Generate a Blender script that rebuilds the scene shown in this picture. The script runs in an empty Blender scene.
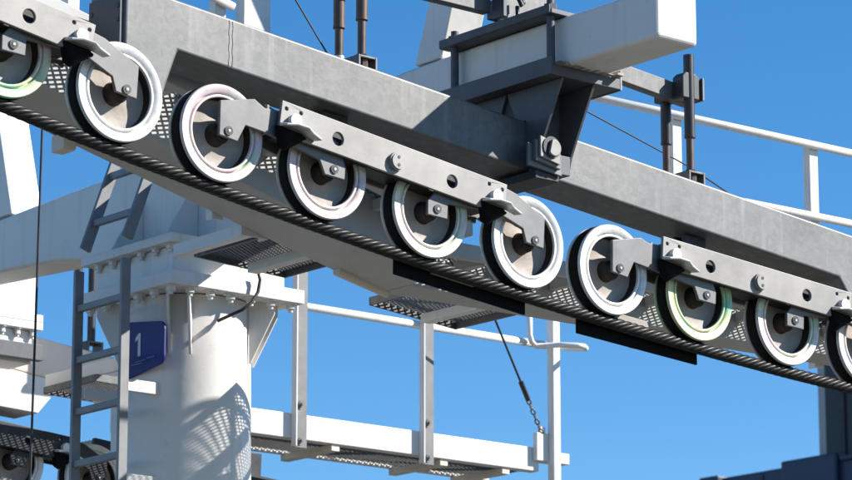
import bpy, bmesh, math, random
from mathutils import Vector, Matrix
random.seed(7)
PI = math.pi
sc = bpy.context.scene
COL = sc.collection

# ------------------------------------------------------------------ materials
def new_mat(name):
    m = bpy.data.materials.new(name); m.use_nodes = True
    nt = m.node_tree; b = nt.nodes['Principled BSDF']
    return m, nt, b

def mat(name, c1, c2=None, scale=6.0, rough=.45, rough2=None, metal=0.0, detail=6, bump=0.0, bscale=60,
        streak=None, spots=None, spangle=0):
    """two tone mottled surface, object-space noise; streak = vertical run-off marks; spots = dirt specks"""
    m, nt, b = new_mat(name); N = nt.nodes; L = nt.links
    tc = N.new('ShaderNodeTexCoord')
    c2 = c2 or c1
    n = N.new('ShaderNodeTexNoise'); n.inputs['Scale'].default_value = scale; n.inputs['Detail'].default_value = detail
    n.inputs['Roughness'].default_value = .62
    L.new(tc.outputs['Object'], n.inputs['Vector'])
    r = N.new('ShaderNodeValToRGB')
    r.color_ramp.elements[0].position = .3; r.color_ramp.elements[1].position = .7
    r.color_ramp.elements[0].color = (*c1, 1); r.color_ramp.elements[1].color = (*c2, 1)
    L.new(n.outputs['Fac'], r.inputs['Fac'])
    col = r.outputs['Color']
    if spangle:
        vo = N.new('ShaderNodeTexVoronoi'); vo.inputs['Scale'].default_value = 38; L.new(tc.outputs['Object'], vo.inputs['Vector'])
        sx = N.new('ShaderNodeSeparateColor'); L.new(vo.outputs['Color'], sx.inputs['Color'])
        mr = N.new('ShaderNodeMapRange'); mr.inputs['To Min'].default_value = 1-spangle; mr.inputs['To Max'].default_value = 1+spangle*.6
        L.new(sx.outputs['Red'], mr.inputs['Value'])
        mx = N.new('ShaderNodeVectorMath'); mx.operation = 'SCALE'; L.new(col, mx.inputs[0]); L.new(mr.outputs['Result'], mx.inputs['Scale'])
        col = mx.outputs['Vector']
    if streak:
        mp = N.new('ShaderNodeMapping'); mp.inputs['Scale'].default_value = (16, 16, 1.2)
        L.new(tc.outputs['Object'], mp.inputs['Vector'])
        n2 = N.new('ShaderNodeTexNoise'); n2.inputs['Scale'].default_value = 1.0; n2.inputs['Detail'].default_value = 5
        L.new(mp.outputs['Vector'], n2.inputs['Vector'])
        r2 = N.new('ShaderNodeValToRGB'); r2.color_ramp.elements[0].position = .56; r2.color_ramp.elements[1].position = .78
        r2.color_ramp.elements[0].color = (0, 0, 0, 1); r2.color_ramp.elements[1].color = (streak[3],) * 3 + (1,)
        L.new(n2.outputs['Fac'], r2.inputs['Fac'])
        mx = N.new('ShaderNodeMixRGB'); L.new(r2.outputs['Color'], mx.inputs['Fac'])
        L.new(col, mx.inputs['Color1']); mx.inputs['Color2'].default_value = (*streak[:3], 1)
        col = mx.outputs['Color']
    if spots:
        n3 = N.new('ShaderNodeTexNoise'); n3.inputs['Scale'].default_value = spots[4]; n3.inputs['Detail'].default_value = 8
        n3.inputs['Roughness'].default_value = .75
        L.new(tc.outputs['Object'], n3.inputs['Vector'])
        r3 = N.new('ShaderNodeValToRGB'); r3.color_ramp.elements[0].position = .6; r3.color_ramp.elements[1].position = .74
        r3.color_ramp.elements[0].color = (0, 0, 0, 1); r3.color_ramp.elements[1].color = (spots[3],) * 3 + (1,)
        L.new(n3.outputs['Fac'], r3.inputs['Fac'])
        mx = N.new('ShaderNodeMixRGB'); L.new(r3.outputs['Color'], mx.inputs['Fac'])
        L.new(col, mx.inputs['Color1']); mx.inputs['Color2'].default_value = (*spots[:3], 1)
        col = mx.outputs['Color']
    L.new(col, b.inputs['Base Color'])
    b.inputs['Metallic'].default_value = metal
    rr = N.new('ShaderNodeMapRange'); rr.inputs['To Min'].default_value = rough
    rr.inputs['To Max'].default_value = rough2 if rough2 is not None else rough + .15
    L.new(n.outputs['Fac'], rr.inputs['Value']); L.new(rr.outputs['Result'], b.inputs['Roughness'])
    if bump:
        nb = N.new('ShaderNodeTexNoise'); nb.inputs['Scale'].default_value = bscale; nb.inputs['Detail'].default_value = 6
        L.new(tc.outputs['Object'], nb.inputs['Vector'])
        bp = N.new('ShaderNodeBump'); bp.inputs['Strength'].default_value = bump; bp.inputs['Distance'].default_value = .01
        L.new(nb.outputs['Fac'], bp.inputs['Height']); L.new(bp.outputs['Normal'], b.inputs['Normal'])
    return m

def rim_mat(name, tints, metal=.15):
    """passivated sheave flange: pale zinc with soft iridescent patches"""
    m, nt, b = new_mat(name); N = nt.nodes; L = nt.links
    tc = N.new('ShaderNodeTexCoord')
    n = N.new('ShaderNodeTexNoise'); n.inputs['Scale'].default_value = 4.5; n.inputs['Detail'].default_value = 2.5
    L.new(tc.outputs['Object'], n.inputs['Vector'])
    r = N.new('ShaderNodeValToRGB')
    while len(r.color_ramp.elements) < len(tints): r.color_ramp.elements.new(.5)
    for i, t in enumerate(tints):
        r.color_ramp.elements[i].position = .3 + .4 * i / max(1, len(tints) - 1)
        r.color_ramp.elements[i].color = (*t, 1)
    L.new(n.outputs['Fac'], r.inputs['Fac'])
    n2 = N.new('ShaderNodeTexNoise'); n2.inputs['Scale'].default_value = 22; n2.inputs['Detail'].default_value = 9; n2.inputs['Roughness'].default_value = .7
    L.new(tc.outputs['Object'], n2.inputs['Vector'])
    r2 = N.new('ShaderNodeValToRGB'); r2.color_ramp.elements[0].position = .3; r2.color_ramp.elements[1].position = .5
    r2.color_ramp.elements[0].color = (.72, .68, .64, 1); r2.color_ramp.elements[1].color = (1, 1, 1, 1)
    L.new(n2.outputs['Fac'], r2.inputs['Fac'])
    mx = N.new('ShaderNodeMixRGB'); mx.blend_type = 'MULTIPLY'; mx.inputs['Fac'].default_value = 1
    L.new(r.outputs['Color'], mx.inputs['Color1']); L.new(r2.outputs['Color'], mx.inputs['Color2'])
    L.new(mx.outputs['Color'], b.inputs['Base Color'])
    b.inputs['Metallic'].default_value = metal; b.inputs['Roughness'].default_value = .5
    return m

M = {}
M['white'] = mat('white_paint', (.68, .655, .615), (.74, .715, .675), 3, .4, .55, streak=(.38, .29, .20, .32), spots=(.42, .37, .31, .4, 9), bump=.08, bscale=25)
M['cream'] = mat('bounce_warmed_white_paint', (.66, .55, .44), (.74, .64, .53), 3, .45, .6, spots=(.4, .35, .3, .4, 8), bump=.08, bscale=25)  # warm tone copies bounced light on the far beam
M['galv'] = mat('galvanised_steel', (.105, .105, .103), (.155, .153, .149), 3, .42, .6, metal=.3, spangle=.13, streak=(.25, .247, .24, .65),
                spots=(.08, .068, .055, .6, 4), bump=.03, bscale=60)
M['galv_dark'] = mat('weathered_galvanised_steel', (.07, .073, .082), (.11, .112, .12), 8, .45, .65, metal=.3, spots=(.08, .065, .05, .4, 14), bump=.03, bscale=90)
M['plate'] = mat('zinc_plate', (.18, .17, .156), (.27, .256, .236), 5, .4, .55, metal=.25, spots=(.3, .24, .19, .4, 18), bump=.02, bscale=70)
M['arm'] = mat('zinc_arm', (.12, .118, .115), (.17, .167, .162), 9, .42, .55, metal=.3, spots=(.25, .22, .2, .35, 22), bump=.02, bscale=70)
M['bright'] = mat('machined_zinc', (.58, .58, .57), (.68, .68, .66), 20, .3, .45, metal=.4)
M['rubber'] = mat('black_rubber', (.006, .006, .0065), (.011, .0105, .010), 12, .6, .8, bump=.05, bscale=80)
M['stop'] = mat('near_black', (.003, .003, .0032), (.006, .006, .006), 12, .65, .8)  # blackness stands for shade on stop blocks; catcher skirts are truly black
M['walk'] = mat('shade_greyed_walkway_paint', (.42, .41, .39), (.50, .49, .47), 3, .5, .65, spots=(.14, .12, .1, .5, 7), bump=.03, bscale=25)  # white paint greyed to put the walkway's shade into the colour
M['ladder'] = mat('galvanised_ladder', (.17, .172, .178), (.25, .252, .255), 8, .45, .6, metal=.15, spots=(.1, .08, .06, .4, 12))
M['cast'] = mat('cast_aluminium', (.26, .21, .17), (.42, .37, .32), 8, .5, .65, metal=.0, bump=.1, bscale=60)
M['hub'] = mat('shade_dark_hub_steel', (.022, .018, .016), (.06, .045, .035), 10, .45, .6, metal=.3)  # dark brown puts the wheel recess shade into the colour
M['rope'] = mat('steel_wire', (.010, .0098, .0095), (.035, .033, .031), 35, .3, .55, metal=.5)
M['rod'] = mat('brown_rod', (.07, .042, .03), (.13, .085, .06), 10, .4, .6, metal=.2)
M['blackrod'] = mat('black_sleeve', (.012, .012, .014), (.03, .03, .03), 10, .35, .5)
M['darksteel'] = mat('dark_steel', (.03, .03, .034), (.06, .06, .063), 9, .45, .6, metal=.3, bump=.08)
M['sign'] = mat('blue_sign', (.004, .010, .13), (.006, .014, .17), 3, .5, .6, spots=(.03, .04, .14, .4, 30))
M['letter'] = mat('sign_lettering', (.62, .63, .68))
M['lettergrey'] = mat('sign_small_print', (.2, .22, .38))
M['navy'] = mat('navy_cladding', (.018, .032, .072), (.026, .042, .088), 2, .45, .6)
M['charcoal'] = mat('charcoal_steel', (.012, .013, .016), (.028, .028, .032), 2, .4, .6)
M['trim'] = mat('pale_trim', (.4, .38, .36))
M['rust'] = mat('rusty_shim', (.16, .07, .035), (.45, .40, .36), 25, .6, .8)
RIMS = [rim_mat('sheave_flange_plain', [(.66, .65, .61), (.74, .73, .70), (.62, .62, .60)]),
        rim_mat('sheave_flange_rosy', [(.38, .54, .38), (.60, .58, .46), (.62, .50, .52), (.66, .62, .57), (.52, .49, .60)]),
        rim_mat('sheave_flange_green', [(.22, .50, .36), (.40, .58, .32), (.62, .60, .36), (.60, .46, .46)]),
        rim_mat('sheave_flange_pale', [(.36, .60, .44), (.66, .66, .54), (.62, .50, .54)])]

for k_, v_ in (('rubber', .12), ('stop', .1), ('rope', .3), ('hub', .25), ('darksteel', .3)):
    M[k_].node_tree.nodes['Principled BSDF'].inputs['Specular IOR Level'].default_value = v_

# ------------------------------------------------------------------ mesh builder
class MB:
    def __init__(s): s.bm = bmesh.new()
    def faces(s, verts, faces, smooth=False):
        vs = [s.bm.verts.new(v) for v in verts]
        for f in faces:
            try:
                fc = s.bm.faces.new([vs[i] for i in f]); fc.smooth = smooth
            except ValueError: pass
        return s
    def box(s, lo, hi):
        x0, y0, z0 = lo; x1, y1, z1 = hi
        v = [(x0,y0,z0),(x1,y0,z0),(x1,y1,z0),(x0,y1,z0),(x0,y0,z1),(x1,y0,z1),(x1,y1,z1),(x0,y1,z1)]
        return s.faces(v, [(0,3,2,1),(4,5,6,7),(0,1,5,4),(1,2,6,5),(2,3,7,6),(3,0,4,7)])
    def hexa(s, v):   # 8 corners: bottom 4 (ccw from above), top 4
        return s.faces(v, [(0,3,2,1),(4,5,6,7),(0,1,5,4),(1,2,6,5),(2,3,7,6),(3,0,4,7)])
    def bar(s, a, b, w, h, up=(0,0,1)):
        a = Vector(a); b = Vector(b); d = (b-a).normalized(); up = Vector(up)
        sd = d.cross(up)
        if sd.length < 1e-4: sd = d.cross(Vector((1,0,0)))
        sd.normalize(); u = sd.cross(d).normalized()
        v = []
        for p in (a, b):
            for (i, j) in ((-1,-1),(1,-1),(1,1),(-1,1)): v.append(p + sd*(w/2*i) + u*(h/2*j))
        return s.faces(v, [(0,1,2,3),(7,6,5,4),(0,4,5,1),(1,5,6,2),(2,6,7,3),(3,7,4,0)])
    def prism(s, poly, y0, y1, axis='y', holes=()):
        """polygon in (x,z) extruded along y (or other axis: 'x' polygon is (y,z); 'z' polygon is (x,y))"""
        def P(q, t):
            return (q[0], t, q[1]) if axis == 'y' else ((t, q[0], q[1]) if axis == 'x' else (q[0], q[1], t))
        if holes: 
            return s._prism_holes(poly, y0, y1, P, holes)
        n = len(poly)
        v = [P(q, y0) for q in poly] + [P(q, y1) for q in poly]
        f = [tuple(range(n)), tuple(range(2*n-1, n-1, -1))] + [(i, i+n, (i+1) % n + n, (i+1) % n) for i in range(n)]
        return s.faces(v, f)
    def _prism_holes(s, poly, y0, y1, P, holes):
        b2 = bmesh.new(); edges = []
        def loop(pts):
            vs = [b2.verts.new((p[0], p[1], 0)) for p in pts]
            for i in range(len(vs)): edges.append(b2.edges.new((vs[i], vs[(i+1) % len(vs)])))
        loop(poly)
        rings = []
        for (cx, cz, r) in holes:
            k = [(cx + r*math.cos(2*PI*i/24), cz + r*math.sin(2*PI*i/24)) for i in range(24)]
            rings.append(k); loop(k)
        bmesh.ops.triangle_fill(b2, use_beauty=True, use_dissolve=False, edges=edges)
        tri = [[(v.co.x, v.co.y) for v in f.verts] for f in b2.faces]; b2.free()
        for t in (y0, y1):
            for f in tri: s.faces([P(q, t) for q in f], [tuple(range(len(f)))])
        for lp in [poly] + rings:
            n = len(lp)
            v = [P(q, y0) for q in lp] + [P(q, y1) for q in lp]
            s.faces(v, [(i, i+n, (i+1) % n + n, (i+1) % n) for i in range(n)])
        bmesh.ops.remove_doubles(s.bm, verts=s.bm.verts, dist=1e-5)
        return s
    def cyl(s, a, b, r, r2=None, n=16, smooth=True):
        a = Vector(a); b = Vector(b); d = (b-a).normalized(); r2 = r if r2 is None else r2
        sd = d.orthogonal().normalized(); u = d.cross(sd)
        va = [a + (sd*math.cos(2*PI*i/n) + u*math.sin(2*PI*i/n))*r for i in range(n)]
        vb = [b + (sd*math.cos(2*PI*i/n) + u*math.sin(2*PI*i/n))*r2 for i in range(n)]
        s.faces(va+vb, [(i, (i+1) % n, (i+1) % n+n, i+n) for i in range(n)], smooth)
        s.faces(va, [tuple(range(n-1, -1, -1))]); s.faces(vb, [tuple(range(n))])
        return s
    def lathe(s, prof, n=64, cx=0, cz=0):     # profile (r, y) about the y axis
        v = []; 
        for (r, y) in prof:
            for i in range(n): v.append((cx + r*math.cos(2*PI*i/n), y, cz + r*math.sin(2*PI*i/n)))
        f = []
        for k in range(len(prof)-1):
            for i in range(n): f.append((k*n+i, k*n+(i+1) % n, (k+1)*n+(i+1) % n, (k+1)*n+i))
        return s.faces(v, f, True)
    def tube(s, pts, r, n=10):
        pts = [Vector(p) for p in pts]; rings = []
        t0 = (pts[1]-pts[0]).normalized(); sd = t0.orthogonal().normalized()
        for i, p in enumerate(pts):
            t = (pts[min(i+1, len(pts)-1)] - pts[max(i-1, 0)]).normalized()
            sd = (sd - t*sd.dot(t)).normalized(); u = t.cross(sd)
            rings += [p + (sd*math.cos(2*PI*k/n) + u*math.sin(2*PI*k/n))*r for k in range(n)]
        f = []
        for i in range(len(pts)-1):
            for k in range(n): f.append((i*n+k, i*n+(k+1) % n, (i+1)*n+(k+1) % n, (i+1)*n+k))
        f.append(tuple(range(n-1, -1, -1))); f.append(tuple((len(pts)-1)*n+k for k in range(n)))
        return s.faces(rings, f, True)
    def mesh_panel(s, fn, lu, lv, pu=.044, pv=.026, w=.007, t=.004):
        """expanded metal: crossing diagonal strands in a (u,v) rectangle mapped by fn(u,v,h)"""
        def strand(sg):
            # lines u/pu + sg*v/pv = k
            kmin = min(0, sg*lv/pv); kmax = lu/pu + max(0, sg*lv/pv)
            k = math.floor(kmin)
            while k <= kmax:
                pts = []
                v0, v1 = 0.0, lv
                u0 = (k - sg*v0/pv)*pu; u1 = (k - sg*v1/pv)*pu
                # clip on u
                def at(u): return (k - u/pu)*pv*sg
                a = [u0, v0]; b = [u1, v1]
                if max(u0, u1) > 0 and min(u0, u1) < lu:
                    for q in (a, b):
                        if q[0] < 0: q[1] = at(0); q[0] = 0
                        if q[0] > lu: q[1] = at(lu); q[0] = lu
                    d = Vector((b[0]-a[0], b[1]-a[1]))
                    if d.length > .01:
                        nn = Vector((-d.y, d.x)).normalized()*w/2
                        h0 = 0 if sg > 0 else -t
                        q = []
                        for h in (h0, h0 + t):
                            for (p, sgn) in ((a, 1), (b, 1), (b, -1), (a, -1)):
                                q.append(fn(p[0]+nn.x*sgn, p[1]+nn.y*sgn, h))
                        s.faces(q, [(0,3,2,1),(4,5,6,7),(0,1,5,4),(1,2,6,5),(2,3,7,6),(3,0,4,7)])
                k += 1
        strand(1); strand(-1)
        return s
    def build(s, name, m, parent=None, loc=None, bevel=0.0, seg=2, smooth_ang=None):
        bmesh.ops.recalc_face_normals(s.bm, faces=s.bm.faces)
        me = bpy.data.meshes.new(name)
        off = Vector(loc) if loc is not None else (wloc(parent) if parent else Vector((0, 0, 0)))
        bmesh.ops.translate(s.bm, verts=s.bm.verts, vec=-off)
        s.bm.to_mesh(me); s.bm.free()
        me.materials.append(M[m] if isinstance(m, str) else m)
        o = bpy.data.objects.new(name, me); COL.objects.link(o)
        if parent:
            o.parent = parent
            if loc is not None: o.location = off - wloc(parent)
        else: o.location = off
        if bevel:
            md = o.modifiers.new('edge_rounding', 'BEVEL'); md.width = bevel; md.segments = seg; md.limit_method = 'ANGLE'
            md.angle_limit = math.radians(35); md.harden_normals = False
        return o

def wloc(o):
    v = Vector((0, 0, 0))
    while o: v = v + o.location; o = o.parent
    return v
def tag(o, label, cat, group=None, kind=None):
    if label: o['label'] = label
    if cat: o['category'] = cat
    if group: o['group'] = group
    if kind: o['kind'] = kind
    return o
def thing(name, label, cat, loc, group=None):
    o = bpy.data.objects.new(name, None); o.empty_display_size = .1; COL.objects.link(o); o.location = loc
    return tag(o, label, cat, group)
def bolt_head(mb, p, d, r=.014, h=.012):
    p = Vector(p); d = Vector(d).normalized()
    mb.cyl(p, p + d*.004, r*1.55, n=14); mb.cyl(p + d*.004, p + d*(.004+h), r, n=6, smooth=False); mb.cyl(p + d*(.004+h), p + d*(.02+h), r*.5, n=8)

# ------------------------------------------------------------------ world axes
# x: along the line (towards the station), y: along the crossarm (away from the camera), z: up
XC = .345                       # crossarm and tower axis
YT = 2.67                       # tower axis, half way between the two ropes
def beam_top(x): return .735 - .100*x
def beam_bot(x): return .510 - .104*x
def wheel_z(x):
    u = x/.5511; return .2182 - .0641*u + .004*u*u
def rope_z(x):
    def q(x): return 0.0818 -0.1085*x +0.01358*x*x - .226
    if x < -3.0: return q(-3.0) + (x+3.0)*(q(-2.99)-q(-3.0))*100
    if x > 3.0: return q(3.0) + (x-3.0)*(q(3.0)-q(2.99))*100
    return q(x)

# ------------------------------------------------------------------ sheave wheels (local: face at y=0, axle along y)
RW = .2035
def wheel_meshes():
    rim = MB()
    # near flange ring with a raised lip, groove and recess wall
    rim.lathe([(RW-.004, .0), (RW, .004), (RW, .014), (RW-.014, .018)])
    rim.lathe([(RW-.004, .0), (.1685, .0), (.167, .002), (.166, .016), (.1605, .016), (.1595, .002), (.1585, .001), (.150, .001), (.148, .003), (.1475, .012)])
    rim.lathe([(RW-.014, .078), (RW, .082), (RW, .092), (RW-.006, .096), (.05, .096)])
    rim = rim.build('flange', RIMS[0], loc=(0,0,0)).data
    ty = MB()
    ty.lathe([(RW-.016, .0165), (RW-.002, .020), (RW+.001, .030), (RW-.003, .046), (RW+.001, .064), (RW-.002, .076), (RW-.016, .0795)])
    ty = ty.build('tyre', 'rubber', loc=(0,0,0)).data
    web = MB()
    web.lathe([(.1462, .055), (.135, .060), (.080, .064), (.046, .056)])
    web = web.build('hub_web', 'cast', loc=(0,0,0)).data
    ax = MB()
    ax.lathe([(.1476, .0125), (.1464, .0545)])  # recess wall, coloured dark like the shade inside the wheel
    ax.lathe([(.050, .058), (.046, .05), (.043, .012), (.038, .006), (.034, .006), (.034, -.002), (.030, -.006), (.001, -.006)], n=32)
    ax = ax.build('axle', 'hub', loc=(0,0,0)).data
    for nm in ('flange', 'tyre', 'hub_web', 'axle'): bpy.data.objects.remove(bpy.data.objects[nm])
    return rim, ty, web, ax
W_RIM, W_TYRE, W_WEB, W_AXLE = wheel_meshes()
RIM_MESH = []
for k, rm in enumerate(RIMS):
    me = W_RIM.copy(); me.materials.clear(); me.materials.append(rm); RIM_MESH.append(me)

def sheave(parent, x, z, y, rim, label=None):
    t = bpy.data.objects.new('sheave_wheel', W_TYRE); COL.objects.link(t); t.parent = parent
    t.location = Vector((x, y, z)) - wloc(parent)
    t.rotation_euler = (0, random.uniform(0, 6.28), 0)
    if label: t['label'] = label
    for nm, me in (('flange', RIM_MESH[rim]), ('hub_web', W_WEB), ('axle', W_AXLE)):
        c = bpy.data.objects.new(nm, me); COL.objects.link(c); c.parent = t
    return t

def bogie(label, wheels, rims, y=0.0, mats=('plate', 'arm'), labels=None):
    """four sheaves on two rocking arms under one long rocker plate.  wheels: four (x, z) centres"""
    (x1, z1), (x2, z2), (x3, z3), (x4, z4) = wheels
    A = ((x1+x2)/2 + .03, (z1+z2)/2 + .112); B = ((x3+x4)/2 + .015, (z3+z4)/2 + .112)
    Pv = ((A[0]+B[0])/2, (A[1]+B[1])/2 + .0)
    root = thing('sheave_assembly', label, 'sheave assembly', (Pv[0], y, Pv[1]), 'sheave assemblies under the support beams')
    ang = math.atan2(B[1]-A[1], B[0]-A[0]); c, s = math.cos(ang), math.sin(ang)
    def L(u, v): return (Pv[0] + u*c - v*s, Pv[1] + u*s + v*c)    # along / across the plate
    ha = math.hypot(A[0]-Pv[0], A[1]-Pv[1])
    e = ha + .065
    poly = [L(-e, -.058), L(e, -.058), L(e, .082), L(-e, .082)]
    hol = [(*L(-.31, .006), .029), (*L(.31, .006), .029)]
    for q in (-1, 1):
        hol += [(*L(q*(e-.025), .052), .0085), (*L(q*(e-.10), .056), .0085)]
    for nm, ya, yb in (('rocker_plate', -.072, -.056), ('rear_rocker_plate', .115, .128)):
        MB().prism(poly, y+ya, y+yb, holes=hol if ya < 0 else ()).build(nm, mats[0], root, bevel=.0025)
    inner = [L(-e+.05, -.045), L(e-.05, -.045), L(e-.05, .07), L(-e+.05, .07)]
    MB().prism(inner, y-.015, y+.095).build('spacer_box', 'darksteel', root, bevel=.003)
    # central pivot with its two-hole cover disc
    d = MB(); d.cyl((Pv[0], y-.088, Pv[1]), (Pv[0], y-.072, Pv[1]), .040, n=32); d.cyl((Pv[0], y-.094, Pv[1]), (Pv[0], y-.088, Pv[1]), .034, n=32)
    d = d.build('pivot_disc', mats[0], root, bevel=.002)
    k = MB()
    for q in (-1, 1):
        p = (Pv[0], Pv[1]+q*.017); k.cyl((p[0], y-.0955, p[1]), (p[0], y-.0935, p[1]), .0075, n=12)
    k.build('pin_hole', 'blackrod', d)
    MB().cyl((Pv[0], y-.056, Pv[1]), (Pv[0], y+.41, Pv[1]), .032, n=24).build('pivot_shaft', 'darksteel', root)
    zb_ = (beam_bot(Pv[0]) - .003) if y < 2 else (beam_bot(Pv[0]) + .03)
    for ya, yb in ((y+.34, y+.36), (y+.40, y+.42)):
        MB().prism([(Pv[0]-.055, Pv[1]-.05), (Pv[0]+.055, Pv[1]-.05), (Pv[0]+.07, zb_), (Pv[0]-.07, zb_)], ya, yb).build('hanger_lug', 'darksteel', root, bevel=.003)
    # hanger lug from the pivot up to the beam
    # rocking arms
    for kx, (pv, (xa, za), (xb, zb)) in enumerate(((A, (x1, z1), (x2, z2)), (B, (x3, z3), (x4, z4)))):
        outer, inner = ((xa, za), (xb, zb)) if kx == 0 else ((xb, zb), (xa, za))
        sg = -1 if kx == 0 else 1          # direction of the outer (visible) wheel
        if kx == 0:     # squared-off arm, left wheel
            po = [(-.048, -.030), (.047, -.034), (.080, .036), (.176, .028), (.300, .02), (.40, -.030), (.50, -.058)]
            q = [(outer[0]-.045, outer[1]-.022), (outer[0]+.046, outer[1]-.036), (outer[0]+.086, outer[1]+.038),
                 (outer[0]+.20, outer[1]+.022), (inner[0]-.075, inner[1]+.030), (inner[0]-.048, inner[1]-.028), (inner[0]+.056, inner[1]-.036),
                 (inner[0]+.060, inner[1]+.020), (inner[0]+.02, inner[1]+.12), (pv[0]+.04, pv[1]+.055), (pv[0]-.12, pv[1]+.052), (outer[0]+.13, outer[1]+.157), (outer[0]-.042, outer[1]+.122)]
        else:           # swan-necked arm, right wheel
            q = [(outer[0]-.050, outer[1]-.016), (outer[0]+.050, outer[1]-.030), (outer[0]+.058, outer[1]+.105), (outer[0]-.105, outer[1]+.190),
                 (outer[0]-.160, outer[1]+.205), (pv[0]-.03, pv[1]+.055), (inner[0]+.02, inner[1]+.10), (inner[0]-.052, inner[1]+.030), (inner[0]-.052, inner[1]-.030),
                 (inner[0]+.056, inner[1]-.036), (inner[0]+.060, inner[1]+.030), (pv[0]+.04, pv[1]-.045), (outer[0]-.068, outer[1]+.042)]
        for nm, ya, yb in (('rocking_arm', -.040, -.024), ('rear_rocking_arm', .100, .112)):
            a = MB().prism(q, y+ya, y+yb).build(nm, mats[1], root, bevel=.003)
            if nm == 'rocking_arm':
                for (bx, bz) in (outer, inner):
                    bb = MB(); bb.cyl((bx, y-.046, bz), (bx, y-.040, bz), .019, n=20); bb.cyl((bx, y-.0475, bz), (bx, y-.0461, bz), .0115, n=20); bb = bb.build('axle_bolt', 'plate' if mats[0] == 'plate' else mats[1], a, bevel=.001)
                    bb.data.materials.append(M['blackrod'])
                    for p_ in bb.data.polygons:
                        if max((bb.data.vertices[i_].co + wloc(bb)).y for i_ in p_.vertices) < y-.0459: p_.material_index = 1
                    dd = MB(); dd.cyl((bx, y-.049, bz), (bx, y-.0476, bz), .005, n=12); dd.build('grease_nipple', 'bright', a)
        # closing web on the squared-off end of the arm
        if kx == 0:
            MB().box((outer[0]+.205, y-.024, outer[1]+.03), (outer[0]+.217, y+.100, outer[1]+.150)).build('arm_web', mats[1], root, bevel=.002)
        # pivot of the arm, with the pin cap in front of the plate
        cp = MB(); cp.cyl((pv[0], y-.098, pv[1]+.008), (pv[0], y-.072, pv[1]+.008), .027, n=24)
        cp.build('pin_cap', 'bright', root, bevel=.004)
        MB().cyl((pv[0], y-.056, pv[1]), (pv[0], y+.115, pv[1]), .025, n=20).build('arm_shaft', 'darksteel', root)
        # stop block below the pin, coloured black as if shaded by its pale lip
        x0 = pv[0]; z0 = pv[1]
        blk = MB()
        f = [(x0-.085, z0-.012), (x0+.045, z0-.030), (x0+.085, z0-.052), (x0+.01, z0-.098), (x0-.03, z0-.125), (x0-.068, z0-.105)]
        n = len(f)
        nearf = [(x0-.075, z0-.022), (x0+.04, z0-.040), (x0+.070, z0-.056), (x0+.008, z0-.078), (x0-.03, z0-.092), (x0-.06, z0-.078)]
        v = [(a, y-.050, b) for a, b in f] + [(a, y-.084, b) for a, b in nearf]
        blk.faces(v, [tuple(range(n-1, -1, -1)), tuple(range(n, 2*n))] + [(i, (i+1) % n, (i+1) % n+n, i+n) for i in range(n)])
        st = blk.build('stop_block', 'stop', root, bevel=.010, seg=3)
        lip = MB(); u = [(x0-.07, z0-.016), (x0-.02, z0-.012), (x0+.03, z0-.022), (x0+.06, z0-.036), (x0+.112, z0-.052)]
        v = []
        for i, (a, b) in enumerate(u): v += [(a, y-.0725, b+.010), (a, y-.150+.012*abs(i-2), b-.004), (a, y-.148+.012*abs(i-2), b-.013), (a, y-.0725, b-.006)]
        fs = []
        for i in range(len(u)-1):
            for k4 in range(4): fs.append((i*4+k4, (i+1)*4+k4, (i+1)*4+(k4+1) % 4, i*4+(k4+1) % 4))
        fs += [(3, 2, 1, 0), (16, 17, 18, 19)]
        lip.faces(v, fs).build('stop_lip', 'bright', st, bevel=.003)
    for i, (x, z) in enumerate(wheels): sheave(root, x, z, y, rims[i], labels[i] if labels else None)
    return root

YB = -.335
WM = [(-1.643, 0.293), (-1.101, 0.221), (-0.547, 0.138), (0.003, 0.084)]
WR = [(0.501, 0.032), (1.032, -0.017), (1.597, -0.059), (2.128, -0.092)]
WL = [(-3.778, 0.654), (-3.225, 0.557), (-2.674, 0.463), (-2.143, 0.377)]
bL = bogie('sheave assembly cut off by the left edge, ending in a bright white wheel', WL, (0, 0, 2, 0), y=YB)
bM = bogie('four-wheel sheave assembly in the middle, seen whole from first to last wheel', WM, (1, 1, 3, 0), y=YB)
bR = bogie('sheave assembly at the right with greenish wheel flanges, cut by the frame edge', WR, (0, 2, 3, 1), y=YB)

# ------------------------------------------------------------------ main support beams
def support_beam(label, y0, x0, x1, dz, m, legs=()):
    root = thing('support_beam', label, 'support beam', ((x0+x1)/2, y0+.13, beam_bot((x0+x1)/2)+dz), 'support beams over the sheaves')
    W = .255; ya, yb = y0, y0+W
    T = lambda x: beam_top(x)+dz
    Bt = lambda x: beam_bot(x)+dz
    prof = [(x0, Bt(x0))] + [(a, b) for a, b in legs] + [(x1, Bt(x1)), (x1, T(x1)), (x0, T(x0))]
    if legs and legs[0][0] <= x0: prof = prof[1:]
    MB().prism(prof, ya, yb).build('box_beam', m, root, bevel=.012, seg=3)
    return root
root = support_beam('long galvanised box beam sloping across the whole picture above the front sheaves', -.08, -1.955, 2.66, 0, 'galv',
                    [(-1.955, .36), (-1.80, .34), (-1.745, .53), (-1.688, beam_bot(-1.688)), (2.213, beam_bot(2.213)), (2.30, .17), (2.50, .05), (2.62, .06)])
def bprism(poly, y0, y1, name, m, parent, bevel=.004):
    return MB().prism(poly, y0, y1).build(name, m, parent, bevel=bevel)
e = MB(); e.box((-1.972, -.066, .66), (-1.9555, .160, .89)); 
e.build('end_plate', 'galv_dark', root, bevel=.002)
h = MB()
for zz in (.775, .835):
    for yy in (-.05, .14): h.cyl((-1.975, yy, zz), (-1.972, yy, zz), .011, n=12)
h.build('bolt_hole', 'blackrod', root)
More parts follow.
